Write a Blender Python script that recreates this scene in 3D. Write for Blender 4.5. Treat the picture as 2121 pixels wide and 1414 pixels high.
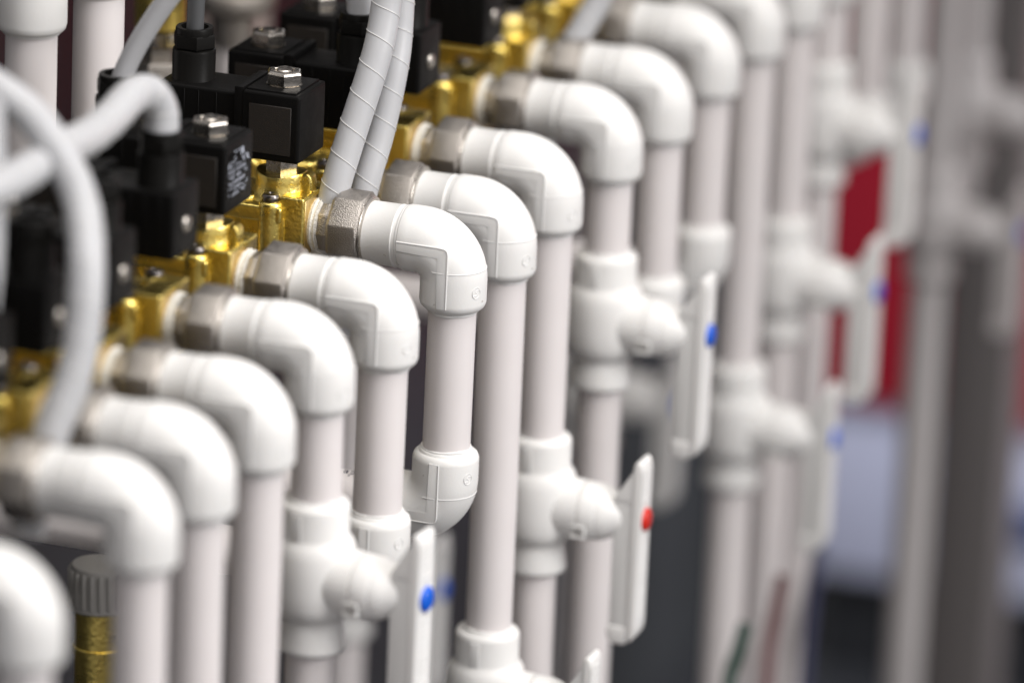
import bpy, bmesh, math, random
from mathutils import Vector, Matrix
from math import sin, cos, pi, radians, sqrt

for o in list(bpy.data.objects):
    bpy.data.objects.remove(o)
scene = bpy.context.scene
COL = scene.collection
random.seed(7)
MM = 0.001

# ------------------------------------------------------------------ camera
PHI, THETA, ROLL = radians(19), radians(18.1), radians(2.5)
X, Y, Z = Vector((1, 0, 0)), Vector((0, 1, 0)), Vector((0, 0, 1))
rightH = sin(PHI) * Y + cos(PHI) * X
fwdH = cos(PHI) * Y - sin(PHI) * X
fwd = cos(THETA) * fwdH - sin(THETA) * Z
upc = sin(THETA) * fwdH + cos(THETA) * Z
cam_r = cos(ROLL) * rightH + sin(ROLL) * upc
cam_u = cos(ROLL) * upc - sin(ROLL) * rightH
CAM = Vector((0.97239682, -2.72725182, 0.89488788))
cd = bpy.data.cameras.new('camera')
cam = bpy.data.objects.new('camera', cd)
COL.objects.link(cam)
m = Matrix((cam_r, cam_u, -fwd)).transposed().to_4x4()
m.translation = CAM
cam.matrix_world = m
cd.sensor_width = 36
cd.lens = 205.9
cd.clip_start = 0.1
cd.clip_end = 60
cd.dof.use_dof = True
cd.dof.focus_distance = 3.035
cd.dof.aperture_fstop = 3.0
scene.camera = cam

# ------------------------------------------------------------------ light
world = bpy.data.worlds.new('World')
scene.world = world
world.use_nodes = True
bg = world.node_tree.nodes['Background']
bg.inputs[0].default_value = (1.0, 0.975, 0.99, 1)
bg.inputs[1].default_value = 0.60

def area(name, loc, target, sx, sy, power, col):
    d = bpy.data.lights.new(name, 'AREA')
    d.shape = 'RECTANGLE'; d.size = sx; d.size_y = sy
    d.energy = power; d.color = col
    o = bpy.data.objects.new(name, d)
    COL.objects.link(o)
    o.location = loc
    dv = Vector(target) - Vector(loc)
    o.rotation_euler = dv.to_track_quat('-Z', 'Y').to_euler()
    return o
area('area_lamp', (0.45, -0.35, 1.75), (0.0, -0.1, 0), 1.2, 1.6, 9.0, (1.0, 0.965, 0.92)).data.spread = radians(105)
area('area_lamp', (2.0, -0.45, 1.15), (0, -0.2, -0.1), 0.9, 1.5, 6.0, (1.0, 0.985, 0.98)).data.spread = radians(60)  # side lamp from the right, spread narrowed so the far valves stay dim
area('area_lamp', (-0.6, -0.6, 1.7), (-0.1, -0.1, 0), 0.4, 1.2, 1.0, (1.0, 0.94, 0.86))
area('area_lamp', (1.3, 1.0, 1.2), (-0.2, 1.9, -0.62), 0.5, 0.9, 6, (0.95, 0.97, 1.0)).data.spread = radians(44)  # added lamp aimed at the red cabinet to brighten it, no ceiling fixture

vs = scene.view_settings
vs.view_transform = 'Standard'
vs.look = 'None'
vs.exposure = 0.09
vs.gamma = 1.0

# ------------------------------------------------------------------ materials
def mat(name, col, rough=0.5, metal=0.0, bump=0.0, bscale=300, var=0.0, vscale=40, sss=0.0, coat=0.0,
        trans=0.0, rvar=0.0, spec=None, detail=4, ssscol=None):
    mt = bpy.data.materials.new(name)
    mt.use_nodes = True
    nt = mt.node_tree
    b = nt.nodes['Principled BSDF']
    b.inputs['Base Color'].default_value = (*col, 1)
    b.inputs['Roughness'].default_value = rough
    b.inputs['Metallic'].default_value = metal
    if spec is not None:
        b.inputs['Specular IOR Level'].default_value = spec
    if coat:
        b.inputs['Coat Weight'].default_value = coat
    if sss:
        b.inputs['Subsurface Weight'].default_value = sss
        b.inputs['Subsurface Radius'].default_value = (1, 0.85, 0.7)
        b.inputs['Subsurface Scale'].default_value = 0.003
    if trans:
        b.inputs['Transmission Weight'].default_value = trans
    tc = nt.nodes.new('ShaderNodeTexCoord')
    if var or rvar:
        n = nt.nodes.new('ShaderNodeTexNoise')
        n.inputs['Scale'].default_value = vscale
        n.inputs['Detail'].default_value = 6
        nt.links.new(tc.outputs['Object'], n.inputs['Vector'])
        if var:
            r = nt.nodes.new('ShaderNodeMapRange')
            r.inputs[3].default_value = 1 - var
            r.inputs[4].default_value = 1 + var
            nt.links.new(n.outputs['Fac'], r.inputs[0])
            mx = nt.nodes.new('ShaderNodeMix')
            mx.data_type = 'RGBA'; mx.blend_type = 'MULTIPLY'
            mx.inputs['Factor'].default_value = 1
            mx.inputs['A'].default_value = (*col, 1)
            nt.links.new(r.outputs[0], mx.inputs['B'])
            nt.links.new(mx.outputs['Result'], b.inputs['Base Color'])
        if rvar:
            r2 = nt.nodes.new('ShaderNodeMapRange')
            r2.inputs[1].default_value = 0.3; r2.inputs[2].default_value = 0.7
            r2.inputs[3].default_value = max(0.02, rough - rvar)
            r2.inputs[4].default_value = rough + rvar
            nt.links.new(n.outputs['Fac'], r2.inputs[0])
            nt.links.new(r2.outputs[0], b.inputs['Roughness'])
    if bump:
        n2 = nt.nodes.new('ShaderNodeTexNoise')
        n2.inputs['Scale'].default_value = bscale
        n2.inputs['Detail'].default_value = detail
        nt.links.new(tc.outputs['Object'], n2.inputs['Vector'])
        bp = nt.nodes.new('ShaderNodeBump')
        bp.inputs['Strength'].default_value = bump
        bp.inputs['Distance'].default_value = 0.001
        nt.links.new(n2.outputs['Fac'], bp.inputs['Height'])
        nt.links.new(bp.outputs[0], b.inputs['Normal'])
    return mt

def specks(mt, amount, scale, col):
    """small scattered dirt flecks of their own colour on a plastic surface"""
    nt = mt.node_tree
    b = nt.nodes['Principled BSDF']
    tc = nt.nodes.new('ShaderNodeTexCoord')
    v = nt.nodes.new('ShaderNodeTexNoise')
    v.inputs['Scale'].default_value = scale
    v.inputs['Detail'].default_value = 3
    nt.links.new(tc.outputs['Object'], v.inputs['Vector'])
    r = nt.nodes.new('ShaderNodeMapRange')
    r.inputs[1].default_value = 1 - amount; r.inputs[2].default_value = 1 - amount + 0.03
    nt.links.new(v.outputs['Fac'], r.inputs[0])
    mx = nt.nodes.new('ShaderNodeMix'); mx.data_type = 'RGBA'
    src = b.inputs['Base Color']
    if src.is_linked:
        l = src.links[0]; s = l.from_socket
        nt.links.remove(l); nt.links.new(s, mx.inputs['A'])
    else:
        mx.inputs['A'].default_value = src.default_value
    mx.inputs['B'].default_value = (*col, 1)
    nt.links.new(r.outputs[0], mx.inputs['Factor'])
    nt.links.new(mx.outputs['Result'], b.inputs['Base Color'])

M = {}
M['fit'] = mat('white_fitting_plastic', (0.79, 0.78, 0.76), 0.52, bump=0.06, bscale=900, var=0.03, vscale=60, sss=0.12, spec=0.36, rvar=0.08)
specks(M['fit'], 0.285, 260, (0.50, 0.47, 0.44))
M['pipe'] = mat('white_pipe_plastic', (0.76, 0.715, 0.705), 0.46, bump=0.03, bscale=500, var=0.03, vscale=35, sss=0.08, spec=0.36, rvar=0.08)
M['farshade'] = mat('far_shade_plastic', (0.54, 0.51, 0.50), 0.5, var=0.05, vscale=30)  # shade on the far risers and valves, put into the colour
M['valve'] = mat('white_valve_plastic', (0.79, 0.78, 0.76), 0.50, bump=0.04, bscale=700, var=0.03, vscale=50, sss=0.1, spec=0.36)
M['handle'] = mat('white_handle_plastic', (0.76, 0.755, 0.735), 0.48, bump=0.05, bscale=800, var=0.02, vscale=60)
M['capshade'] = mat('shaded_white_cap', (0.20, 0.193, 0.183), 0.55)  # white cap with the surrounding shade mixed into its colour
M['post'] = mat('grey_brown_post', (0.17, 0.155, 0.150), 0.5)
M['nickel'] = mat('cast_nickel', (0.41, 0.378, 0.345), 0.38, 1.0, bump=0.55, bscale=1500, var=0.10, vscale=180, rvar=0.10)
M['steel'] = mat('polished_steel', (0.50, 0.465, 0.42), 0.26, 1.0, bump=0.1, bscale=700, var=0.08, vscale=200, rvar=0.08)
M['brass'] = mat('forged_brass', (0.89, 0.695, 0.20), 0.32, 1.0, bump=0.42, bscale=420, var=0.14, vscale=70, rvar=0.10)
M['brass_cut'] = mat('machined_brass', (0.82, 0.64, 0.30), 0.30, 1.0, bump=0.2, bscale=900, var=0.08, vscale=120, rvar=0.06)
M['tape'] = mat('sealing_tape', (0.80, 0.77, 0.70), 0.62, bump=0.9, bscale=700, var=0.06, vscale=300)
M['black'] = mat('black_plastic', (0.0045, 0.0042, 0.004), 0.46, bump=0.12, bscale=1400, rvar=0.06, vscale=90, spec=0.09)
M['black2'] = mat('black_gland_plastic', (0.007, 0.0066, 0.006), 0.36, bump=0.06, bscale=900, rvar=0.05, vscale=90, spec=0.09)
M['label'] = mat('dull_label', (0.018, 0.0145, 0.012), 0.6, bump=0.25, bscale=1700, spec=0.3)
M['screw'] = mat('blackened_screw', (0.22, 0.20, 0.19), 0.28, 1.0, bump=0.2, bscale=900)
M['print'] = mat('white_print', (0.62, 0.66, 0.76), 0.5)
M['sleeve'] = mat('translucent_sleeve', (0.47, 0.472, 0.482), 0.36, bump=0.05, bscale=400, var=0.04, vscale=50, sss=0.3)
M['sleeve_edge'] = mat('sleeve_cut_edge', (0.72, 0.71, 0.69), 0.4)
M['cable'] = mat('grey_cable', (0.36, 0.36, 0.37), 0.45, bump=0.06, bscale=600)
M['cable_dark'] = mat('dark_grey_cable', (0.075, 0.077, 0.08), 0.45)
M['blue'] = mat('blue_plastic', (0.008, 0.11, 0.62), 0.3)
M['red'] = mat('red_plastic', (0.62, 0.025, 0.012), 0.3)
M['ink'] = mat('ink', (0.06, 0.055, 0.08), 0.6)
M['redpaint'] = mat('red_paint', (0.46, 0.016, 0.036), 0.45, var=0.06, vscale=3)
M['palepaint'] = mat('pale_blue_paint', (0.62, 0.64, 0.82), 0.5, var=0.05, vscale=4)
M['bluedark'] = mat('dark_blue_paint', (0.05, 0.075, 0.19), 0.5, var=0.05, vscale=4)
M['slate'] = mat('slate_panel', (0.046, 0.048, 0.052), 0.55, bump=0.1, bscale=200, var=0.1, vscale=6)
M['encl'] = mat('near_black_panel', (0.016, 0.016, 0.017), 0.55, var=0.1, vscale=6)
M['floor'] = mat('dark_floor', (0.022, 0.023, 0.027), 0.55, bump=0.2, bscale=80, var=0.2, vscale=5)
M['beige'] = mat('beige_plate', (0.55, 0.50, 0.44), 0.5, var=0.04, vscale=20)
M['green'] = mat('green_plastic', (0.02, 0.12, 0.06), 0.4)
M['darkmetal'] = mat('dark_metal', (0.10, 0.10, 0.105), 0.45, 0.6, var=0.1, vscale=15)

# ------------------------------------------------------------------ mesh helpers
def V(*a):
    return Vector(a)

def finish(bm, name, angle=38, smooth=True):
    bmesh.ops.recalc_face_normals(bm, faces=bm.faces)
    me = bpy.data.meshes.new(name)
    bm.to_mesh(me)
    bm.free()
    if smooth:
        me.polygons.foreach_set('use_smooth', [True] * len(me.polygons))
        me.set_sharp_from_angle(angle=radians(angle))
    return me

def frame_from(axis):
    a = axis.normalized()
    t = Z if abs(a.z) < 0.9 else X
    p = a.cross(t).normalized()
    q = a.cross(p).normalized()
    return a, p, q

def lathe(bm, prof, origin=V(0, 0, 0), axis=Z, seg=48, jitter=0.0, ngon=None, rot=0.0):
    """prof: list of (along, radius) in mm; ngon -> polygonal section"""
    a, p, q = frame_from(axis)
    n = ngon or seg
    rings = []
    for (h, r) in prof:
        ring = []
        for k in range(n):
            an = 2 * pi * k / n + rot
            rr = r + (random.uniform(-jitter, jitter) if jitter else 0)
            ring.append(bm.verts.new(origin + (a * h + (p * cos(an) + q * sin(an)) * rr) * MM))
        rings.append(ring)
    for i in range(len(rings) - 1):
        for k in range(n):
            bm.faces.new((rings[i][k], rings[i][(k + 1) % n], rings[i + 1][(k + 1) % n], rings[i + 1][k]))
    bm.faces.new(rings[0][::-1])
    bm.faces.new(rings[-1])

def tube(bm, pts, rads, seg=24, cap=True):
    """sweep a circle along points (metres); rads mm scalar or list"""
    pts = [Vector(p) for p in pts]
    n = len(pts)
    if not hasattr(rads, '__len__'):
        rads = [rads] * n
    tang = []
    for i in range(n):
        t = pts[min(i + 1, n - 1)] - pts[max(i - 1, 0)]
        tang.append(t.normalized())
    a, p, q = frame_from(tang[0])
    rings = []
    for i in range(n):
        t = tang[i]
        p = (p - t * p.dot(t)).normalized()
        q = t.cross(p)
        rings.append([bm.verts.new(pts[i] + (p * cos(2 * pi * k / seg) + q * sin(2 * pi * k / seg)) * rads[i] * MM) for k in range(seg)])
    for i in range(n - 1):
        for k in range(seg):
            bm.faces.new((rings[i][k], rings[i][(k + 1) % seg], rings[i + 1][(k + 1) % seg], rings[i + 1][k]))
    if cap:
        bm.faces.new(rings[0][::-1]); bm.faces.new(rings[-1])

def box(bm, lo, hi, bev=0.0, seg=2):
    """axis-aligned box, mm"""
    vs_ = [bm.verts.new(V(x, y, z) * MM) for x in (lo[0], hi[0]) for y in (lo[1], hi[1]) for z in (lo[2], hi[2])]
    fs = [(0, 1, 3, 2), (4, 6, 7, 5), (0, 4, 5, 1), (2, 3, 7, 6), (0, 2, 6, 4), (1, 5, 7, 3)]
    faces = [bm.faces.new([vs_[i] for i in f]) for f in fs]
    if bev:
        ed = list({e for f in faces for e in f.edges})
        bmesh.ops.bevel(bm, geom=ed, offset=bev * MM, segments=seg, profile=0.6, affect='EDGES')

def prism(bm, poly, y0, y1, bev=0.0, seg=2):
    """polygon in x-z (mm) extruded along y"""
    a = [bm.verts.new(V(x, y0, z) * MM) for x, z in poly]
    b = [bm.verts.new(V(x, y1, z) * MM) for x, z in poly]
    fs = [bm.faces.new(a), bm.faces.new(b[::-1])]
    n = len(poly)
    for i in range(n):
        fs.append(bm.faces.new((a[i], b[i], b[(i + 1) % n], a[(i + 1) % n])))
    if bev:
        ed = list({e for f in fs for e in f.edges})
        bmesh.ops.bevel(bm, geom=ed, offset=bev * MM, segments=seg, profile=0.6, affect='EDGES')

MESH = {}
def mesh(key, fn, angle=38):
    if key not in MESH:
        bm = bmesh.new()
        fn(bm)
        MESH[key] = finish(bm, key, angle)
    return MESH[key]

def ob(name, me, material, parent=None, loc=None, rot=None, scale=None):
    if material and not me.materials:
        me.materials.append(material)
    o = bpy.data.objects.new(name, me)
    COL.objects.link(o)
    if parent:
        o.parent = parent
    if loc is not None:
        o.location = loc
    if rot is not None:
        o.rotation_euler = rot
    if scale is not None:
        o.scale = scale
    return o

def tag(o, label, cat, group=None):
    o['label'] = label
    o['category'] = cat
    if group:
        o['group'] = group
    return o

def thing(name, label, cat, loc, group=None, rot=(0, 0, 0)):
    o = bpy.data.objects.new(name, None)
    o.empty_display_size = 0.02
    COL.objects.link(o)
    o.location = loc
    o.rotation_euler = rot
    return tag(o, label, cat, group)

def struct(name, me, material, loc=(0, 0, 0)):
    o = ob(name, me, material, None, loc)
    o['kind'] = 'structure'
    return o

# ------------------------------------------------------------------ setting
def simple_box(lo, hi, bev=0.0):
    def fn(bm):
        box(bm, lo, hi, bev)
    return fn

FLOOR = -0.97
struct('floor', mesh('floor', simple_box((-6000, -4000, -50), (6000, 9000, 0))), M['floor'], (0, 0, FLOOR))

# ------------------------------------------------------------------ elbow
RB = 18.5
def elbow_mesh(bm, arm=27.0, leg=33.5, r=17.5):
    """arm toward -x, leg toward -z, corner of the axes at the origin"""
    pts, rad = [], []
    def add(x, z, rr):
        pts.append(V(x, 0, z) * MM); rad.append(rr)
    add(-arm, 0, 15.6); add(-arm, 0.0, 16.6); add(-arm + 0.35, 0, 17.15); add(-arm + 1.1, 0, r)
    add(-(RB + 3), 0, r)
    N = 18
    for k in range(N + 1):
        an = pi / 2 * k / N
        add(-RB + RB * sin(an), -RB + RB * cos(an), r)
    add(0, -leg + 4.2, r); add(0, -leg + 3.2, r - 0.1); add(0, -leg + 1.3, r - 0.8); add(0, -leg + 0.2, r - 2.0)
    add(0, -leg, r - 2.6); add(0, -leg + 0.3, r - 3.0); add(0, -leg - 0.6, r - 3.25); add(0, -leg - 1.3, r - 3.7)
    add(0, -leg - 1.6, 12.9)
    # explicit tangents because of the doubled stations at the mouths
    n = len(pts); seg = 56
    rings = []
    for i, (p0, rr) in enumerate(zip(pts, rad)):
        if p0.x < -RB * MM - 1e-9:
            t = X.copy()
        elif p0.z < -RB * MM - 1e-9:
            t = -Z
        else:
            an = math.atan2(p0.x + RB * MM, p0.z + RB * MM)
            t = V(cos(an), 0, -sin(an))
        q = t.cross(Y)
        rings.append([bm.verts.new(p0 + (Y * cos(2 * pi * k / seg) + q * sin(2 * pi * k / seg)) * rr * MM) for k in range(seg)])
    for i in range(n - 1):
        for k in range(seg):
            bm.faces.new((rings[i][k], rings[i][(k + 1) % seg], rings[i + 1][(k + 1) % seg], rings[i + 1][k]))
    bm.faces.new(rings[0]); bm.faces.new(rings[-1])

def plate_mesh(bm):
    """flat moulded web hugging the inside of the bend, one prism through the fitting"""
    w = 17.55
    poly = [(-26.3, 1.8), (0.3, 1.8), (1.4, 1.2), (1.8, 0.2), (1.8, -30.6), (-3.2, -30.8),
            (-3.2, -3.2), (-26.3, -3.0)]
    prism(bm, poly, -w, w, 0.3, 2)

def plate_lip_mesh(side):
    """raised bead along the edge of the web"""
    def fn(bm):
        pts = [(-26.2, 2.2), (-14, 2.2), (-3, 2.2), (0.6, 1.9), (1.9, 0.8), (2.2, -1.2), (2.2, -8), (2.2, -20), (2.2, -30.4)]
        tube(bm, [V(x, side * 17.3, z) * MM for x, z in pts], 0.47, 10)
    return fn

def parting_mesh(bm):
    """fine mould line across the outside of the leg"""
    pts = []
    for k in range(33):
        an = radians(-104 + 208 * k / 32)
        pts.append(V(17.42 * cos(an), 17.42 * sin(an), -14.6 - 0.0) * MM)
    # the section at this height belongs to the bend: follow the torus surface
    out = []
    zc = -11.4
    for k in range(33):
        an = radians(-104 + 208 * k / 32)
        y = 17.5 * sin(an)
        c = 17.5 * cos(an)
        # point on torus tube with given y-offset and height zc
        rr = RB + c
        z = zc + RB
        if rr < z:
            continue
        x = -RB + sqrt(rr * rr - z * z)
        out.append(V(x, y, zc) * MM)
    tube(bm, out, 0.28, 8)

def mark_mesh(bm):
    """small round moulded badge: ring and two raised pips"""
    ring = [V(2.7 * cos(a), 0, 3.0 * sin(a)) * MM for a in [2 * pi * k / 24 for k in range(25)]]
    tube(bm, ring, 0.3, 8, cap=False)
    # a low bar across the ring joins its two raised pips
    tube(bm, [V(x, 0.1, z) * MM for x, z in ((-2.5, -1.4), (-0.6, -1.5), (0.9, -0.4), (-0.4, 0.3), (0.5, 1.5), (2.4, 1.6))], 0.42, 8)

def add_elbow(parent, name, loc=(0, 0, 0), flip=False, arm_only=False):
    e = ob(name, mesh('elbow', elbow_mesh, 50), M['fit'], parent, loc, (pi, 0, 0) if flip else (0, 0, 0))
    ob('corner_web', mesh('corner_web', plate_mesh), M['fit'], e)
    for sd in (-1, 1):
        ob('web_bead', mesh('web_bead_%d' % sd, plate_lip_mesh(sd)), M['fit'], e)
    ob('mould_line', mesh('mould_line', parting_mesh), M['fit'], e)
    an = radians(-52 if not flip else 52)
    wl = ob('weld_ring', mesh('weld_ring_%d' % random.randrange(5), weld_mesh), M['fit'], e, V(0, 0, -35.4) * MM)
    wl.rotation_euler = (0, 0, random.uniform(0, 6.28))
    mk = ob('mould_mark', mesh('mould_mark', mark_mesh), M['fit'], e)
    mk['kind'] = 'stuff'
    an = radians(-27 if not flip else 27)
    mk.location = V(17.4 * cos(an), 17.4 * sin(an), -22.0) * MM
    mk.rotation_euler = (0, 0, an + pi / 2 if an < 0 else an + pi / 2)
    return e

def weld_mesh(bm):
    """uneven melted ring where the pipe enters a socket"""
    n, m_ = 64, 8
    rings = []
    ph = [random.uniform(0, 6.28) for _ in range(4)]
    for k in range(n):
        a = 2 * pi * k / n
        w = 0.75 + 0.16 * sin(2 * a + ph[0]) + 0.12 * sin(5 * a + ph[1]) + 0.07 * sin(11 * a + ph[2])
        dz_ = 0.25 * sin(3 * a + ph[3])
        ring = []
        for q in range(m_):
            b = 2 * pi * q / m_
            r_ = 12.7 + w * cos(b)
            ring.append(bm.verts.new(V(r_ * cos(a), r_ * sin(a), dz_ + w * sin(b)) * MM))
        rings.append(ring)
    for k in range(n):
        for q in range(m_):
            bm.faces.new((rings[k][q], rings[(k + 1) % n][q], rings[(k + 1) % n][(q + 1) % m_], rings[k][(q + 1) % m_]))

def adapter_mesh(bm):
    lathe(bm, [(-48.5, 15.0), (-48.4, 15.9), (-47.8, 16.4), (-31.2, 16.55), (-30.9, 16.75), (-30.2, 16.8), (-29.9, 16.5), (-28.3, 16.5), (-27.9, 16.9), (-27.2, 17.0), (-26.9, 16.6), (-26.8, 15)], axis=X, seg=56)

def nut_mesh(bm):
    af = 19.3 / cos(pi / 8)
    lathe(bm, [(-65.6, af - 3.4), (-65.5, af - 2.4), (-64.3, af - 0.8), (-63.8, af - 0.25), (-63.2, af), (-49.4, af), (-48.8, af - 0.3), (-48.3, af - 0.9), (-47.6, af - 1.9), (-47.5, af - 3.6)], axis=X, ngon=8, rot=pi / 8)
    ed = [e for e in bm.edges if abs(e.verts[0].co.x - e.verts[1].co.x) > 5 * MM]
    bmesh.ops.bevel(bm, geom=ed, offset=0.9 * MM, segments=3, profile=0.5, affect='EDGES')

def nutring_mesh(bm):
    lathe(bm, [(-47.8, 15), (-47.8, 18.2), (-47.2, 18.7), (-46.7, 18.2), (-46.3, 16.8), (-46.3, 15)], axis=X, seg=56, jitter=0.10)

def collar_mesh(bm):
    lathe(bm, [(-72.8, 12.6), (-72.6, 13.6), (-71.8, 14.3), (-66.5, 14.4), (-65.3, 13.4), (-64, 12.6)], axis=X, ngon=8, rot=0.2)
    ed = [e for e in bm.edges if abs(e.verts[0].co.x - e.verts[1].co.x) > 4 * MM]
    bmesh.ops.bevel(bm, geom=ed, offset=0.7 * MM, segments=2, profile=0.5, affect='EDGES')

def tape_mesh(bm):
    prof = []
    h = -78.2
    while h < -72.2:
        prof.append((h, random.uniform(13.4, 14.6) + (0.5 if -76 < h < -73.5 else 0)))
        h += 0.42
    a = lathe(bm, prof, axis=X, seg=48, jitter=0.22)

def pipe_mesh(zlo, zhi, r=12.6):
    def fn(bm):
        lathe(bm, [(zlo, r), (zhi, r)], axis=Z, seg=48)
    return fn

# riser table: letter, y(mm), z offset (mm), lower end kind and level, twist
RISERS = [
    ('a', -538, -8, 'pipe', 0), ('b', -410, -6, 'pipe', 0), ('c', -342, -3, 'pipe', 0),
    ('d', -267, -3, 'pipe', 0), ('e', -190, 3, 'valve', -118), ('f', -100, -1, 'elbow', -148.5),
    ('g', 0, 0, 'elbow', -146), ('h', 77, -4, 'valve', -278), ('i', 151, 1, 'valve', -190),
    ('j', 253, 3, 'valve', -114), ('k', 344, 2, 'elbow', -148), ('l', 433, 6, 'elbow', -142),
    ('m', 520, 8, 'valve', -259), ('n', 602, 7, 'valve', -188), ('o', 672, 7, 'valve', -106),
    ('p', 770, 6, 'elbow', -146), ('q', 860, 6, 'elbow', -146), ('r', 960, 6, 'valve', -250),
    ('s', 1030, 6, 'valve', -188), ]
RLAB = {
    'a': 'blurred white elbow riser cut off in the bottom left corner',
    'b': 'blurred white elbow riser in front of the ribbed cap, second from the left corner',
    'c': 'soft white elbow riser, third from the bottom left corner',
    'd': 'white elbow riser, fourth from the bottom left corner, plain pipe to the bottom edge',
    'e': 'white elbow riser leading down to the valve with the nearest blue button',
    'f': 'white elbow riser directly in front of the sharpest one',
    'g': 'sharply focused white elbow riser turning back left at a lower elbow',
    'h': 'sharp white elbow riser with the longest bare pipe, just behind the sharpest elbow',
    'i': 'white elbow riser leading down to the valve with the red button',
    'j': 'white elbow riser leading down to the valve with the bright blue button right of centre',
    'k': 'soft white elbow riser right behind the one above the bright blue button',
    'l': 'blurred white elbow riser touching the top edge, ending in a lower elbow',
    'm': 'blurred white riser running in a long bare pipe to the low valve at right',
    'n': 'blurred white riser above the valve in front of the red cabinet',
    'o': 'blurred white riser above the uppermost valve at right with dull blue button',
    'p': 'far blurred grey riser behind the uppermost valve at right',
    'q': 'far blurred grey riser between the uppermost valve and the grey valves',
    'r': 'far greyish riser down to the lower grey valve near the right edge, greyed for shade',
    's': 'far greyish riser down to the upper grey valve near the right edge, greyed for shade',
}
rr = random.Random(3)
ROOT = {}
for (k, y, dz, kind, lev) in RISERS:
    t = thing('pipe_riser', RLAB[k], 'pipe', V(0, y, dz) * MM, 'white elbow risers in a row')
    t.rotation_euler = (radians(rr.uniform(-0.35, 0.35)), radians(rr.uniform(-0.35, 0.35)), radians(rr.uniform(-2.2, 2.2)) if k not in 'gh' else 0)
    ROOT[k] = t
    add_elbow(t, 'elbow')
    ob('adapter', mesh('adapter', adapter_mesh), M['fit'], t)
    nu = ob('union_nut', mesh('union_nut', nut_mesh, 30), M['nickel'], t)
    nu.rotation_euler = (radians(rr.uniform(-18, 18)) if k != 'g' else radians(4), 0, 0)
    ob('nut_rim', mesh('nut_rim', nutring_mesh), M['steel'], nu)
    c = ob('nipple_collar', mesh('nipple_collar', collar_mesh, 30), M['nickel'], t)
    c.rotation_euler = (radians(rr.uniform(-20, 20)), 0, 0)
    ob('thread_tape', mesh('thread_tape', tape_mesh, 60), M['tape'], t)
    if kind == 'pipe':
        ob('pipe', mesh('pipe_%s' % k, pipe_mesh(-620, -30)), M['pipe'], t)
    elif kind == 'elbow':
        zl = lev - dz
        ob('pipe', mesh('pipe_%s' % k, pipe_mesh(zl + 30, -30)), M['pipe'], t)
        add_elbow(t, 'lower_elbow', V(0, 0, zl) * MM, flip=True)
        def branch(bm):
            lathe(bm, [(-215, 12.6), (-24, 12.6)], axis=X, seg=48)
        ob('branch_pipe', mesh('branch_pipe', branch), M['pipe'], t, V(0, 0, zl) * MM)
    else:
        zl = lev - dz
        ob('pipe', mesh('pipe_%s' % k, pipe_mesh(zl + 34, -30)), M['pipe'], t)

# printed characters on the branch pipe of the sharp riser (letters wrap the pipe top)
def text_mesh(body, size, key):
    cu = bpy.data.curves.new(key, 'FONT')
    cu.body = body; cu.size = size; cu.extrude = 0.00012
    cu.align_x = 'CENTER'; cu.align_y = 'CENTER'
    o = bpy.data.objects.new(key, cu)
    COL.objects.link(o)
    dg = bpy.context.evaluated_depsgraph_get()
    me = bpy.data.meshes.new_from_object(o.evaluated_get(dg))
    bpy.data.objects.remove(o)
    return me
for ch, xx in (('r', -62.5), ('a', -55.0), ('p', -51.0)):
    me = text_mesh(ch, 0.0085, 'pipe_print')
    bmp = bmesh.new(); bmp.from_mesh(me)
    for v in bmp.verts:      # wrap round the pipe
        an = v.co.y / 0.0126 - 0.02
        rad_ = 0.01262 + v.co.z
        v.co = V(v.co.x, rad_ * sin(an), rad_ * cos(an))
    bmp.to_mesh(me); bmp.free()
    ob('printed_letter', me, M['ink'], ROOT['g'], V(xx, 0, -146) * MM)

# ------------------------------------------------------------------ ball valves
def vbody_mesh(bm):
    lathe(bm, [(40.4, 12.7), (40.4, 13.6), (39.6, 14.3), (39.2, 14.4), (39.4, 15.2), (38.9, 16.4), (37.6, 17.3), (36.2, 17.6), (23.0, 17.6), (21.4, 18.0),
               (19.6, 19.4), (17.2, 20.6), (13, 21.5), (5, 22.0), (-5, 22.0), (-12, 21.5), (-16, 20.4), (-18.6, 18.6), (-20, 17.0), (-21.0, 16.0), (-22.5, 15.6), (-25, 15.9), (-35.5, 17.7), (-37.2, 17.5),
               (-38.4, 16.5), (-38.8, 14.6), (-38.4, 13.4), (-38.4, 12.7)][::-1], axis=Z, seg=56)

def vfacet_mesh(side):
    """flat panel moulded into the upper socket"""
    def fn(bm):
        prism(bm, [(-3.4, 22.0), (1.8, 22.0), (1.8, 36.0), (-3.4, 36.0)], side * 10, side * 17.9, 0.35, 2)
    return fn

def vbonnet_mesh(bm):
    lathe(bm, [(8, 16.8), (18, 16.9), (22, 16.7), (27.5, 16.4), (27.7, 14.6), (28.7, 14.6), (29.0, 16.2), (37.5, 16.0), (38.2, 15.5)], axis=X, seg=56)

def vnotch_mesh(bm):
    # squared lock tab on the bonnet, on its lower camera side
    for (zl, zh) in ((-5.2, -4.2), (-11.5, -10.6)):
        box(bm, (25, -16.6, zl), (33.5, -12, zh), 0.25)
    box(bm, (32.6, -16.5, -10.7), (33.6, -12, -5.0), 0.25)

def vhub_mesh(bm):
    lathe(bm, [(38.0, 15.4), (39.2, 15.3), (41.5, 14.6), (45, 12.6), (48.5, 10.2), (51, 8.6), (52.5, 6.2), (58, 4.0)], axis=X, seg=48)

def handle_mesh(bm):
    poly = [(47.0, -62), (47.0, 13), (49.0, 15.5), (56.5, 27.5), (58.0, 30.5), (59.0, 31.0), (59.0, -66), (58, -68), (48, -66)]
    prism(bm, poly, -7.6, 7.6, 0.8, 2)

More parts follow.
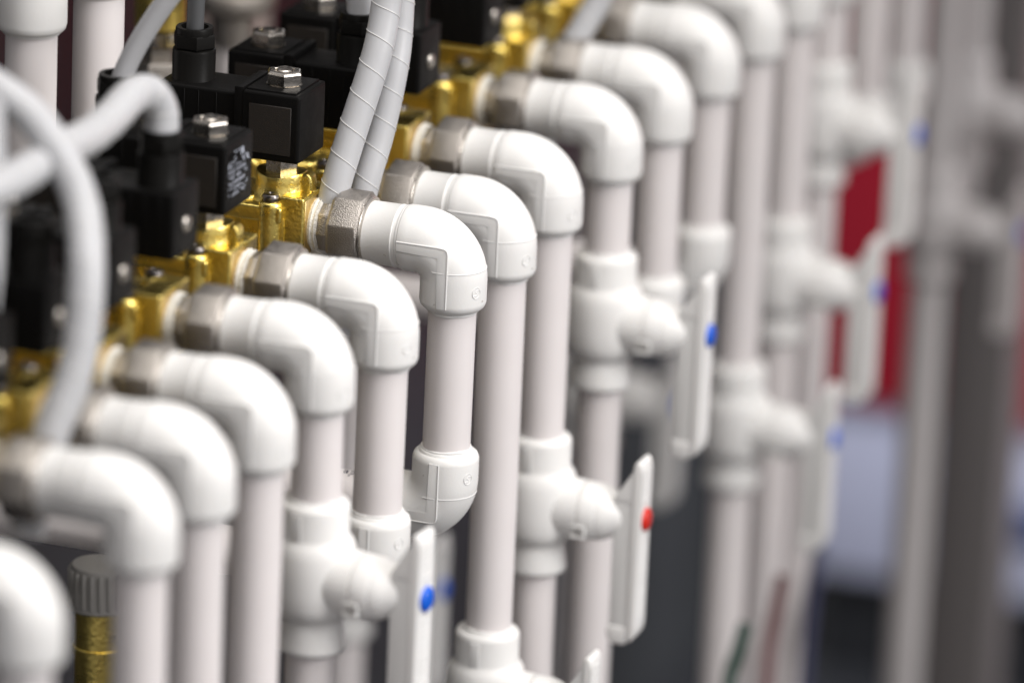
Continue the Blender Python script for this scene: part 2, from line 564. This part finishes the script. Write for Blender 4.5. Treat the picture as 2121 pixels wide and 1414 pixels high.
def handle_web_mesh(bm):
    poly = [(57.6, -66), (57.6, 30.8), (58.2, 33.6), (59.8, 34.9), (61.6, 34.4), (62.8, 31.5), (63.0, 28), (63.0, -62), (62.2, -66.5), (60.5, -69.5), (58.4, -70)]
    prism(bm, poly, -8.6, 8.6, 1.3, 3)

def handle_foot_mesh(bm):
    poly = [(46.0, -61.5), (57.8, -61.5), (57.8, -71), (56, -72.3), (50, -72.3), (47.2, -71), (46.0, -67.5)]
    prism(bm, poly, -8.2, 8.2, 1.5, 3)

def handle_wedge_mesh(bm):
    poly = [(47.6, 11), (49.4, 15.0), (56.4, 26.2), (58.2, 28.0), (58.2, 11)]
    prism(bm, poly, -8.1, 8.1, 0.6, 2)

def emboss_mesh(bm):
    rnd = random.Random(11)
    z = 29
    while z > -58:
        if abs(z) > 9.5:
            h = rnd.uniform(1.4, 3.0)
            w = rnd.uniform(3.0, 4.6)
            box(bm, (62.7, -w, z - h), (63.5, w, z), 0.3, 1)
            z -= h + rnd.uniform(0.9, 1.6)
        else:
            z -= 1.5

def button_mesh(bm):
    lathe(bm, [(62.2, 6.6), (63.6, 6.6), (64.6, 6.2), (65.3, 5.0), (65.6, 3.0), (65.7, 0.6)], axis=X, seg=32)

VLAB = {
    'e': ('soft white ball valve left of centre with the nearest blue button', 'blue'),
    'h': ('white ball valve cut by the bottom edge under the longest sharp pipe', 'red'),
    'i': ('white ball valve with a red button on its lever', 'red'),
    'j': ('white ball valve with a bright blue button, right of centre', 'blue'),
    'm': ('blurred white ball valve low at right beside the pale blue plinth', 'blue'),
    'n': ('blurred white ball valve whose lever hangs in front of the red cabinet', 'blue'),
    'o': ('blurred white ball valve uppermost at right with dull blue button', 'blue'),
    'r': ('far grey ball valve near the right edge, lower one, greyed for shade', 'blue'),
    's': ('far grey ball valve near the right edge, upper one, greyed for shade', 'red'),
}
def make_valve(lab, colr, loc, rz, low, up=0):
    t = thing('ball_valve', lab, 'valve', loc, 'white ball valves on the risers')
    t.rotation_euler = (0, 0, rz)
    b = ob('valve_body', mesh('valve_body', vbody_mesh, 50), M['valve'], t)
    for sd in (-1, 1):
        ob('socket_panel', mesh('socket_panel_%d' % sd, vfacet_mesh(sd)), M['valve'], b)
    wl = ob('weld_ring', mesh('weld_ring_%d' % random.randrange(5), weld_mesh), M['valve'], b, V(0, 0, 40.8) * MM)
    wl.rotation_euler = (0, 0, random.uniform(0, 6.28))
    bn = ob('bonnet', mesh('bonnet', vbonnet_mesh), M['valve'], t)
    ob('lock_tab', mesh('lock_tab', vnotch_mesh), M['handle'], bn)['kind'] = 'stuff'
    ob('hub', mesh('hub', vhub_mesh), M['valve'], t)
    h = ob('handle', mesh('handle', handle_mesh), M['handle'], t)
    ob('grip_face', mesh('grip_face', handle_web_mesh), M['valve'], h)
    ob('grip_foot', mesh('grip_foot', handle_foot_mesh), M['valve'], h)
    ob('grip_wedge', mesh('grip_wedge', handle_wedge_mesh), M['valve'], h)
    ob('raised_marks', mesh('raised_marks', emboss_mesh), M['valve'], h)['kind'] = 'stuff'
    ob('button', mesh('button_' + colr, button_mesh), M[colr], h)['label'] = colr + ' round button on the lever'
    ob('lower_pipe', mesh('lpipe_%d' % int(low), pipe_mesh(low, -36)), M['pipe'], t)
    if up:
        ob('upper_pipe', mesh('upipe_%d' % int(up), pipe_mesh(36, up)), M['pipe'], t)
    return t
rr = random.Random(9)
for (k, y, dz, kind, lev) in RISERS:
    if kind == 'valve':
        make_valve(VLAB[k][0], VLAB[k][1], V(0, y, lev) * MM, radians(rr.uniform(-1.5, 1.5) if k != 'e' else -7), -620 - lev if k != 's' else -60)
make_valve('small dim ball valve seen between two pipes low at centre, behind the front row', 'blue', V(-224, 452, -371) * MM, radians(2), -300, 190)
make_valve('dim ball valve far behind the lever with the bright blue button', 'blue', V(-185, 800, -350) * MM, radians(-2), -320, 190)

# ------------------------------------------------------------------ solenoid valves
def vb_block(bm):
    box(bm, (-30, -20, -27), (30, 20, 7), 2.5, 2)
def vb_rib(s, xa, xb):
    def fn(bm):
        d = V(xb - xa, 0, 22).normalized()
        pr_ = V(d.z, 0, -d.x)
        y0, y1 = (19.5 * s, (21.2 if xa < xb else 21.0) * s)
        c = [V(xa, 0, -17) + pr_ * 1.2, V(xa, 0, -17) - pr_ * 1.2, V(xb, 0, 4) - pr_ * 1.2, V(xb, 0, 4) + pr_ * 1.2]
        a = [bm.verts.new((p + V(0, y0, 0)) * MM) for p in c]
        b2 = [bm.verts.new((p + V(0, y1, 0)) * MM) for p in c]
        bm.faces.new(b2); bm.faces.new(a[::-1])
        for i in range(4):
            bm.faces.new((a[i], a[(i + 1) % 4], b2[(i + 1) % 4], b2[i]))
    return fn
def vb_port(bm):
    box(bm, (26.5, -18.5, -19.5), (40, 18.5, 18.0), 1.3, 3)
def vb_pit(bm):
    lathe(bm, [(16.2, 8.5), (18.0, 8.5), (18.4, 7.8), (17.2, 6.5), (16.8, 2)], V(33, 4, 0) * MM, Z, 28)
def vb_flange(bm):
    box(bm, (-29, -22.5, 4.0), (29, 22.5, 12.8), 1.8, 3)
def vb_cover(bm):
    lathe(bm, [(12, 19), (13.5, 18.8), (15, 17.5), (15.6, 15), (15.8, 4)], V(-4, 0, 0) * MM, Z, 40)
def vb_post(bm):
    lathe(bm, [(-20, 6.2), (11, 6.6), (12.6, 6.6), (14.2, 6.1), (15.0, 5.0)], axis=Z, seg=28)
def vb_screw(bm):
    lathe(bm, [(14.6, 4.4), (15.6, 4.9), (17.6, 4.8), (18.7, 4.0), (19.1, 2.6), (19.1, 1.4), (18.0, 1.0), (17.9, 0.2)], axis=Z, seg=28)
def vb_boss(bm):
    # waisted boss with a saddle-shaped rim
    seg = 48
    prof = [(10, 19.0), (12.5, 17.6), (15, 15.4), (18, 13.8), (22, 13.2), (25, 13.5), (26, 13.0), (26.0, 8)]
    rings = []
    for (h, r) in prof:
        ring = []
        for k in range(seg):
            a = 2 * pi * k / seg
            hh = h + (2.0 * (abs(cos(a)) ** 1.5) - 0.6) * max(0, (h - 18) / 8)
            ring.append(bm.verts.new(V(r * cos(a), r * sin(a), hh) * MM))
        rings.append(ring)
    for i in range(len(rings) - 1):
        for k in range(seg):
            bm.faces.new((rings[i][k], rings[i][(k + 1) % seg], rings[i + 1][(k + 1) % seg], rings[i + 1][k]))
    bm.faces.new(rings[-1])
def vb_fin(bm):
    # rounded upright lug
    poly = [(11, 12), (18.5, 12), (18.5, 23), (17.8, 26), (16, 27.4), (14, 27.4), (11, 26)]
    prism(bm, poly, -4.2, 4.2, 1.7, 3)
def vb_stem(bm):
    lathe(bm, [(24, 9.2), (37, 9.2)], axis=Z, ngon=6, rot=0.3)
def coil_mesh(bm):
    box(bm, (-16, -18.5, 36), (16, 18.5, 72.5), 1.8, 3)
def coil_rim_mesh(bm):
    box(bm, (-14.5, -16.5, 71.8), (13.0, 16.5, 73.4), 0.6, 2)
def coil_band_mesh(bm):
    box(bm, (-21, -17.8, 35.4), (-15.6, 17.8, 73.8), 1.4, 2)
def label_mesh(side):
    def fn(bm):
        a, b = sorted((side * 18.2, side * 18.85))
        box(bm, (-12.0, a, 40), (11.5, b, 66), 0.3, 1)
    return fn
def coilnut_mesh(bm):
    af = 8.6 / cos(pi / 6)
    lathe(bm, [(73.3, af - 0.5), (73.9, af), (79.3, af), (80.2, af - 0.7), (80.6, af - 1.6), (80.6, 6.0), (79.6, 5.6), (79.6, 4.6), (80.4, 4.2), (81.0, 3.6)], axis=Z, ngon=6, rot=0.35)
def washer_mesh(bm):
    lathe(bm, [(72.6, 9.4), (73.5, 9.4)], axis=Z, seg=32)
def bolt_mesh(bm):
    lathe(bm, [(78.5, 4.4), (80.6, 4.4), (81.2, 3.8), (81.2, 0.5)], axis=Z, seg=24)
def conn_mesh(bm):
    box(bm, (-65, -16, 35.5), (-20, 16, 70.0), 2.0, 3)
def conn_rib_mesh(bm):
    for xx in (-57.5, -49.5, -41.5, -31.5):
        for s in (-1, 1):
            box(bm, (xx - 0.35, s * 15.9 - 0.35, 38.5), (xx + 0.35, s * 15.9 + 0.35, 68), 0.15, 1)
def connscrew_mesh(bm):
    lathe(bm, [(64.6, 4.2), (65.6, 4.2), (66.4, 3.6), (66.8, 2.2), (66.8, 0.4)], V(0, 0, 51) * MM, -X, 24)
def gland_mesh(bm):
    lathe(bm, [(68, 12.0), (69.6, 11.9), (70.4, 11.3), (84.6, 11.4), (85.8, 11.0), (86.2, 10.3), (86.2, 8)], V(-51, 0, 0) * MM, Z, 40)
def glandnut_mesh(bm):
    lathe(bm, [(86.4, 10.8), (87.2, 11.6), (93.0, 11.6), (94.0, 11.2)], V(-51, 0, 0) * MM, Z, ngon=6, rot=0.5)
def glandtop_mesh(bm):
    lathe(bm, [(93.4, 10.0), (96.6, 10.0), (97.4, 9.6), (97.4, 7.4), (95.0, 6.6), (95.0, 2)], V(-51, 0, 0) * MM, Z, 36)
def print_mesh(bm):
    # rows of small print on the end of the coil
    rnd = random.Random(5)
    def mark(y0, y1, z0, z1):
        box(bm, (15.9, y0, z0), (16.12, y1, z1))
    z = 67.0
    for row in range(7):
        hgt = 3.6 if row == 0 else (3.0 if row == 1 else 1.7)
        y = -13.5
        end = [6, 12, 9, 11, 8, 12, 10][row]
        while y < end:
            w = rnd.uniform(0.8, 1.8) * (1.6 if row < 2 else 1)
            for q in range(2):
                if rnd.random() < 0.85:
                    mark(y, y + w * 0.45, z - hgt, z)
            if rnd.random() < 0.7:
                mark(y, y + w, z - 0.6, z)
            if rnd.random() < 0.6:
                mark(y, y + w, z - hgt, z - hgt + 0.6)
            y += w + 0.6
        z -= hgt + 1.3

SOL = {
    'b': 'brass valve with black coil at the left edge, nearest of the brass row',
    'c': 'brass valve and black coil at far left, under the bent white hose',
    'd': 'brass valve and black coil just right of the bent white hose',
    'e': 'brass valve with the wavy white hose plugged into its black connector',
    'f': 'brass valve whose black coil has white print and a shiny end nut',
    'g': 'sharp brass valve with black coil, unprinted label and upright cable gland',
    'h': 'brass valve behind the spiral tubes, black coil turned the other way',
    'i': 'brass valve with black connector right of the two spiral tubes',
    'j': 'brass valve with black connector touching the top edge',
    'k': 'far blurred brass valve with black coil cut by the top edge',
    'l': 'farthest blurred brass valve at the top edge',
}
SETBACK = {}
for k, lab in SOL.items():
    y = [r for r in RISERS if r[0] == k][0][1]
    dz = [r for r in RISERS if r[0] == k][0][2]
    normal = k in 'fgkl'
    t = thing('solenoid_valve', lab, 'solenoid valve', V(-117.5, y, dz * 0.6) * MM, 'brass solenoid valves in a row')
    s = thing  # noqa
    body = ob('brass_body', mesh('brass_body', vb_block), M['brass'], t)
    for sd in (-1, 1):
        for (xa, xb) in ((-12, 6), (6, -12)):
            ob('rib', mesh('rib_%d_%d' % (sd, xa), vb_rib(sd, xa, xb)), M['brass'], body)
    for side in (0, pi):
        p_ = ob('port_block', mesh('port_block', vb_port), M['brass'], t, None, (0, 0, side))
        ob('end_facing', mesh('end_facing', lambda bm: box(bm, (39.9, -16.3, -17.3), (40.25, 16.3, 16.3), 0.1, 1)), M['brass_cut'], p_)
        ob('port_hollow', mesh('port_hollow', vb_pit), M['brass'], p_)
    fl = ob('bonnet_flange', mesh('bonnet_flange', vb_flange), M['brass'], t)
    rot = 0 if normal else pi
    ob('cover_dome', mesh('cover_dome', vb_cover), M['brass'], fl)
    for sx in (-1, 1):
        for sy in (-1, 1):
            po = ob('screw_post', mesh('screw_post', vb_post), M['brass'], t, V(sx * 21.5, sy * 17.8, 0) * MM)
            ob('screw', mesh('screw', vb_screw), M['screw'], po)
    bs = ob('coil_boss', mesh('coil_boss', vb_boss), M['brass'], t, V(20 if normal else -20, 0, 0) * MM, (0, 0, rot))
    ob('lug', mesh('lug', vb_fin), M['brass'], bs)
    ob('stem', mesh('coil_stem', vb_stem), M['steel'], bs)
    cl = ob('coil', mesh('coil', coil_mesh), M['black'], t, V(20 if normal else -20, 0, 0) * MM, (0, 0, rot))
    ob('coil_cap', mesh('coil_cap', coil_rim_mesh), M['black'], cl)
    ob('coil_band', mesh('coil_band', coil_band_mesh), M['black'], cl)
    for sd in (-1, 1):
        ob('label_plate', mesh('label_plate_%d' % sd, label_mesh(sd)), M['label'], cl)
    if k == 'f':
        ob('white_print', mesh('white_print', print_mesh), M['print'], cl)['kind'] = 'stuff'
    nt_ = ob('coil_nut', mesh('coil_nut', coilnut_mesh, 25), M['steel'], t, V(20 if normal else -20, 0, 0) * MM)
    ob('washer', mesh('washer', washer_mesh), M['steel'], nt_)
    ob('bolt_end', mesh('bolt_end', bolt_mesh), M['steel'], nt_)
    cn = ob('connector', mesh('connector', conn_mesh), M['black'], t, V(20 if normal else -20, 0, 0) * MM, (0, 0, rot))
    ob('seam_ribs', mesh('seam_rib', conn_rib_mesh), M['black'], cn)['kind'] = 'stuff'
    ob('end_screw', mesh('end_screw', connscrew_mesh), M['steel'], cn)
    gl = ob('cable_gland', mesh('cable_gland', gland_mesh), M['black2'], t, V(20 if normal else -20, 0, 0) * MM, (0, 0, rot))
    ob('gland_nut', mesh('gland_nut', glandnut_mesh, 30), M['black2'], gl)
    ob('gland_lip', mesh('gland_lip', glandtop_mesh), M['black2'], gl)
    if k in 'gf':
        # short grey cable standing in the gland
        pts = []
        for q in range(14):
            u_ = q / 13
            if k == 'g':
                pts.append(V(-0.031 + 0.0015 * u_ + 0.004 * u_ * u_, 0, 0.088 + 0.11 * u_))
            else:
                pts.append(V(-0.031 + 0.004 * u_ + 0.036 * u_ ** 1.5, 0.0 + 0.02 * u_, 0.088 + 0.075 * u_))
        bmx = bmesh.new()
        tube(bmx, pts, 4.6 if k == 'g' else 5.4, 24)
        ob('cable', finish(bmx, 'cable_' + k), M['cable_dark'] if k == 'g' else M['cable'], t)

# ------------------------------------------------------------------ spiral-wrapped hoses
def catmull(P, n):
    P = [Vector(p) for p in P]
    P = [P[0] * 2 - P[1]] + P + [P[-1] * 2 - P[-2]]
    out = []
    for i in range(1, len(P) - 2):
        for q in range(n):
            u_ = q / n
            a, b, c, d = P[i - 1], P[i], P[i + 1], P[i + 2]
            out.append(0.5 * ((2 * b) + (c - a) * u_ + (2 * a - 5 * b + 4 * c - d) * u_ ** 2 + (3 * b - a - 3 * c + d) * u_ ** 3))
    out.append(P[-2])
    return out

def resample(pts, step):
    out = [pts[0].copy()]
    acc = 0.0
    for a, b in zip(pts, pts[1:]):
        L = (b - a).length
        while acc + L >= step:
            f_ = (step - acc) / L
            a = a.lerp(b, f_)
            out.append(a.copy())
            L = (b - a).length
            acc = 0.0
        acc += L
    return out

def hose(label, ctrl, r=8.3, pitch=16.4, core=6.6, group='spiral wrapped hoses', plain=False, phase=0.0):
    pts = resample(catmull([V(*c) * MM for c in ctrl], 30), 0.001)
    t = thing('wrapped_hose', label, 'hose', pts[-1], group)
    off = -pts[-1]
    bm = bmesh.new()
    tube(bm, [p + off for p in pts], core, 20)
    ob('cable', finish(bm, 'hose_core'), M['cable'], t)
    # parallel-transport frames
    n = len(pts)
    tg = [(pts[min(i + 1, n - 1)] - pts[max(i - 1, 0)]).normalized() for i in range(n)]
    _, p, q = frame_from(tg[0])
    fr = []
    for i in range(n):
        p = (p - tg[i] * p.dot(tg[i])).normalized()
        q = tg[i].cross(p)
        fr.append((p.copy(), q.copy()))
    def at(s, an, rad):
        s = min(max(s, 0), n - 1.001)
        i = int(s); f_ = s - i
        c = pts[i].lerp(pts[i + 1], f_)
        p_, q_ = fr[i]
        p2, q2 = fr[i + 1]
        pp = p_.lerp(p2, f_); qq = q_.lerp(q2, f_)
        return c + (pp * cos(an) + qq * sin(an)) * rad * MM + off
    bm = bmesh.new()
    turns = n / pitch
    seg = 36
    total = int(turns * seg)
    rows = []
    gapw = 0.0
    W = 8
    for j in range(total):
        an = -2 * pi * j / seg + phase
        base = j / seg * pitch
        row = []
        for w in range(W + 1):
            f_ = w / W
            s = base + pitch * (gapw + (1 - gapw * 1.0) * f_)
            rad = r + 0.05 * f_ + (0.10 if w == W else 0) 
            row.append(bm.verts.new(at(s, an, rad)))
        row.append(bm.verts.new(at(base + pitch * 1.001, an, r - 0.25)))
        rows.append(row)
    for a, b in zip(rows, rows[1:]):
        for w in range(W + 1):
            bm.faces.new((a[w], a[w + 1], b[w + 1], b[w]))
    me = finish(bm, 'spiral_sleeve', 40)
    ob('spiral_sleeve', me, M['sleeve'], t)
    # bright cut edge bead that follows the helix
    bm = bmesh.new()
    path = [at(j / seg * pitch + pitch * 0.995, -2 * pi * j / seg + phase, r + 0.12) for j in range(total)]
    tube(bm, path, 0.24, 6)
    ob('cut_edge', finish(bm, 'cut_edge'), M['sleeve_edge'], t)
    return t

hose('front one of the two sharp spiral wrapped tubes at centre',
     [(-57, 48, 160), (-58, 41, 113), (-59, 31, 85), (-66, 14, 42), (-70, 4, 14), (-73, -2, -25), (-74, -4, -70)], r=7.9, phase=0.6)
hose('rear one of the two sharp spiral wrapped tubes at centre',
     [(-60, 66, 150), (-57, 58, 98), (-56, 50, 74), (-58.5, 39, 41), (-62, 28, 14), (-66, 22, -25), (-68, 20, -70)], r=7.7, phase=2.2)
hose('wavy white hose at left plugged into a black connector',
     [(-86.5, -190, 84), (-86.5, -190, 98), (-87.5, -190, 109), (-90.5, -196.5, 118.2), (-92.3, -213.2, 121.3), (-90.3, -246.3, 117.6), (-87.6, -278.8, 117.7), (-87.0, -311.1, 120.0), (-87.7, -345.1, 119.0), (-87.4, -378.0, 120.1), (-91.0, -412.0, 121.8)], r=8.6, phase=1.0)
hose('thick bent white hose arching down across the left edge',
     [(-150, -345, 176), (-109, -331, 150), (-90, -329, 136), (-68, -333, 107), (-53, -356, 79), (-50, -371, 39), (-57, -385, 6), (-62, -391, -22), (-64, -393, -40)], r=8.6, phase=0.2)
hose('white hose barely showing along the left edge',
     [(-106, -352, 160), (-99, -364, 105), (-96, -374, 69), (-96, -385, 35), (-97, -392, -10), (-97, -394, -60)], r=7.6, phase=1.7)
hose('blurred grey hose passing behind a far elbow at the top',
     [(-40, 362, 80), (-45, 357, 45), (-56, 345, 17), (-66, 334, -14), (-70, 330, -60)], r=7.4, phase=0.9)
hose('white hose leaving a connector along the top edge beside the tubes',
     [(-86.5, 77, 84), (-86.5, 77, 100), (-90, 76, 108), (-104, 73, 111), (-128, 66, 110), (-160, 58, 112), (-190, 50, 122)], r=7.2, phase=0.3)

# ------------------------------------------------------------------ second row behind
def tall_pipe(bm):
    lathe(bm, [(-160, 13.4), (8, 13.4)], axis=Z, seg=48)
def tall_socket(bm):
    lathe(bm, [(-1.0, 13.6), (-1.0, 14.6), (0.4, 15.0), (0.8, 16.4), (2.2, 17.6), (5, 18.2), (45, 18.2), (48, 17.6), (60, 17.5), (140, 17.5)], axis=Z, seg=56)
for (lx, ly, lz, lab) in ((-209.7, -70.6, 104, 'thick white pipe with socket in the upper left corner'),
                          (-198.6, -9.9, 112, 'second thick white pipe from the upper left corner')):
    t = thing('back_pipe', lab, 'pipe', V(lx, ly, lz) * MM, 'white pipes behind the brass row')
    ob('pipe', mesh('tall_pipe', tall_pipe), M['pipe'], t)
    ob('socket', mesh('tall_socket', tall_socket), M['fit'], t)

# brass and nickel unions standing behind the coils
def un_base(bm):
    lathe(bm, [(-90, 10), (-36, 10), (-36, 13.5), (-34, 14.5), (-16, 14.5), (-14, 13.5), (-14, 10.5), (-6, 10.5)], axis=Z, ngon=6)
def un_ring(bm):
    lathe(bm, [(-6, 11), (-5, 13), (-1, 13.4), (3, 13), (4, 11)], axis=Z, seg=36)
def un_top(bm):
    lathe(bm, [(4, 11), (5, 14), (30, 14), (31, 15.5), (60, 15.5)], axis=Z, seg=36)
t = thing('pipe_union', 'brass and nickel union behind the upright cable gland', 'fitting', V(-223, 131, 52) * MM, 'unions behind the coils')
ob('hex_base', mesh('un_base', un_base, 30), M['nickel'], t)
ob('ring', mesh('un_ring', un_ring), M['steel'], t)
ob('brass_sleeve', mesh('un_top', un_top), M['brass'], t)
def un2(bm):
    lathe(bm, [(-20, 13), (-2, 13), (0, 18), (3, 24), (8, 25), (12, 24), (14, 20), (40, 19)], axis=Z, seg=40)
def un2b(bm):
    lathe(bm, [(-120, 11), (-20, 11)], axis=Z, seg=32)
t = thing('pipe_union', 'pale flanged nickel union blurred at the top edge', 'fitting', V(-259, 328, 14) * MM, 'unions behind the coils')
ob('flange', mesh('un_flange', un2), M['nickel'], t)
ob('pipe', mesh('un_pipe', un2b), M['pipe'], t)

# ribbed white cap on a brass stub, low behind the risers
def cap_mesh(bm):
    lathe(bm, [(-14, 16.4), (-12.8, 17.2), (-11.5, 16.4), (8.5, 15.6), (10.2, 14.6), (10.8, 13), (10.8, 2)], axis=Z, seg=48)
def cap_ribs(bm):
    for q in range(22):
        a = 2 * pi * q / 22
        c, s_ = cos(a), sin(a)
        lathe(bm, [(-11, 1.2), (7.5, 1.1), (8.3, 0.5)], V(16.0 * c, 16.0 * s_, 0) * MM, Z, 10)
def cap_stub(bm):
    lathe(bm, [(-120, 12.5), (-40, 12.5), (-39.5, 13.5), (-36, 13.5), (-35.5, 12.6), (-12, 12.6)], axis=Z, seg=36)
t = thing('ribbed_cap_outlet', 'white ribbed cap on a brass stub at lower left', 'cap', V(-123, -170, -149) * MM)
t.scale = (0.95, 0.95, 0.95)
ob('cap', mesh('ribbed_cap', cap_mesh), M['capshade'], t)
ob('grip_ribs', mesh('cap_ribs', cap_ribs), M['capshade'], t)['kind'] = 'stuff'
ob('brass_stub', mesh('cap_stub', cap_stub), M['brass'], t)

# ------------------------------------------------------------------ backdrop
def panel_fn(bm):
    box(bm, (-20, -1600, -900), (0, 1200, 700), 3)
t = ob('rack_enclosure', mesh('rack_enclosure', panel_fn), M['encl'], None, (-0.50, 0.0, 0))
tag(t, 'dark slate enclosure wall behind the brass valves', 'enclosure')
t = ob('mounting_plate', mesh('mounting_plate', simple_box((-4, -42, -120), (4, 42, 160), 2)), M['beige'], None, V(-370, 610, -60) * MM)
tag(t, 'blurred beige plate at the top behind the black coils', 'plate')

cab = thing('red_cabinet', 'blurred red cabinet on a pale blue plinth at far right', 'cabinet', (-0.1, 2.2, FLOOR))
ob('red_body', mesh('red_body', simple_box((-260, -300, 255), (900, 300, 1100), 8)), M['redpaint'], cab)
ob('pale_plinth', mesh('pale_plinth', simple_box((-240, -290, 96), (880, 290, 254), 5)), M['palepaint'], cab)
ob('blue_strip', mesh('blue_strip', simple_box((-100, -296, 150), (20, -288, 185), 2)), M['bluedark'], cab)
ob('dark_base', mesh('dark_base', simple_box((-235, -270, 0), (875, 280, 95), 4)), M['floor'], cab)
ca2 = ob('dark_cabinet', mesh('dark_cabinet', simple_box((-700, -250, 0), (-20, 300, 900), 6)), M['slate'], None, (-0.42, 2.0, FLOOR))
tag(ca2, 'dark cabinet far behind the risers', 'cabinet')

def post_fn(bm):
    box(bm, (-26, -26, 0), (26, 26, 1250), 3)
t = ob('steel_post', mesh('steel_post', post_fn), M['post'], None, V(-22, 1215, FLOOR * 1000) * MM)
tag(t, 'dark grey-brown upright post blurred near the right edge', 'post')

shade_blocker = struct('shade_blocker', mesh('shade_blocker', simple_box((-500, 0, 0), (420, 820, 30), 3)), M['slate'], (0, 0.60, 0.42))  # added slab above the view, only there to shade the far valves

t = ob('slate_board', mesh('slate_board', simple_box((-8, 300, -860), (0, 1700, -240), 3)), M['slate'], None, (-0.46, 0.0, 0))
tag(t, 'slate grey board seen between the front pipes, low behind them', 'board')

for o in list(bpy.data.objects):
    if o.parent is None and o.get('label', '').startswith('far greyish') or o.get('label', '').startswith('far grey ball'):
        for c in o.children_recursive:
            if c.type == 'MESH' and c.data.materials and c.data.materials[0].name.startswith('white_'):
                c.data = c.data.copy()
                c.data.materials[0] = M['farshade']  # white plastic swapped for the grey that carries the far shade

# loose coloured cables hanging among the far pipes
M['bluecable'] = mat('dark_blue_cable', (0.035, 0.038, 0.085), 0.5)
M['redcable'] = mat('dull_red_cable', (0.13, 0.045, 0.045), 0.5)
M['greencable'] = mat('dark_green_cable', (0.025, 0.06, 0.045), 0.5)
for nm, lab, pts in [('blue', 'dark blue cable hanging low at right below the far levers', [(14.2, 677.6, -371.5), (15.7, 667.9, -400.9), (16.6, 656.0, -436.4), (21.1, 637.2, -495.3)]), ('red', 'dull red cable hanging between the far pipes at the bottom', [(30.2, 542.5, -359.7), (28.8, 534.2, -382.6), (28.5, 525.2, -408.3), (32.5, 510.8, -453.7)]), ('green', 'short green cable end at the bottom edge by the far pipes', [(44.7, 418.6, -346.4), (42.5, 412.1, -363.1), (40.2, 406.5, -377.0), (41.9, 395.7, -410.0)])]:
    bmx = bmesh.new()
    P_ = catmull([V(*p) * MM for p in pts], 12)
    tube(bmx, [p - P_[0] for p in P_], 4.2, 16)
    o = ob('loose_cable', finish(bmx, 'loose_cable_' + nm), M[nm + 'cable'], None, P_[0])
    tag(o, lab, 'cable', 'coloured cables among the far pipes')
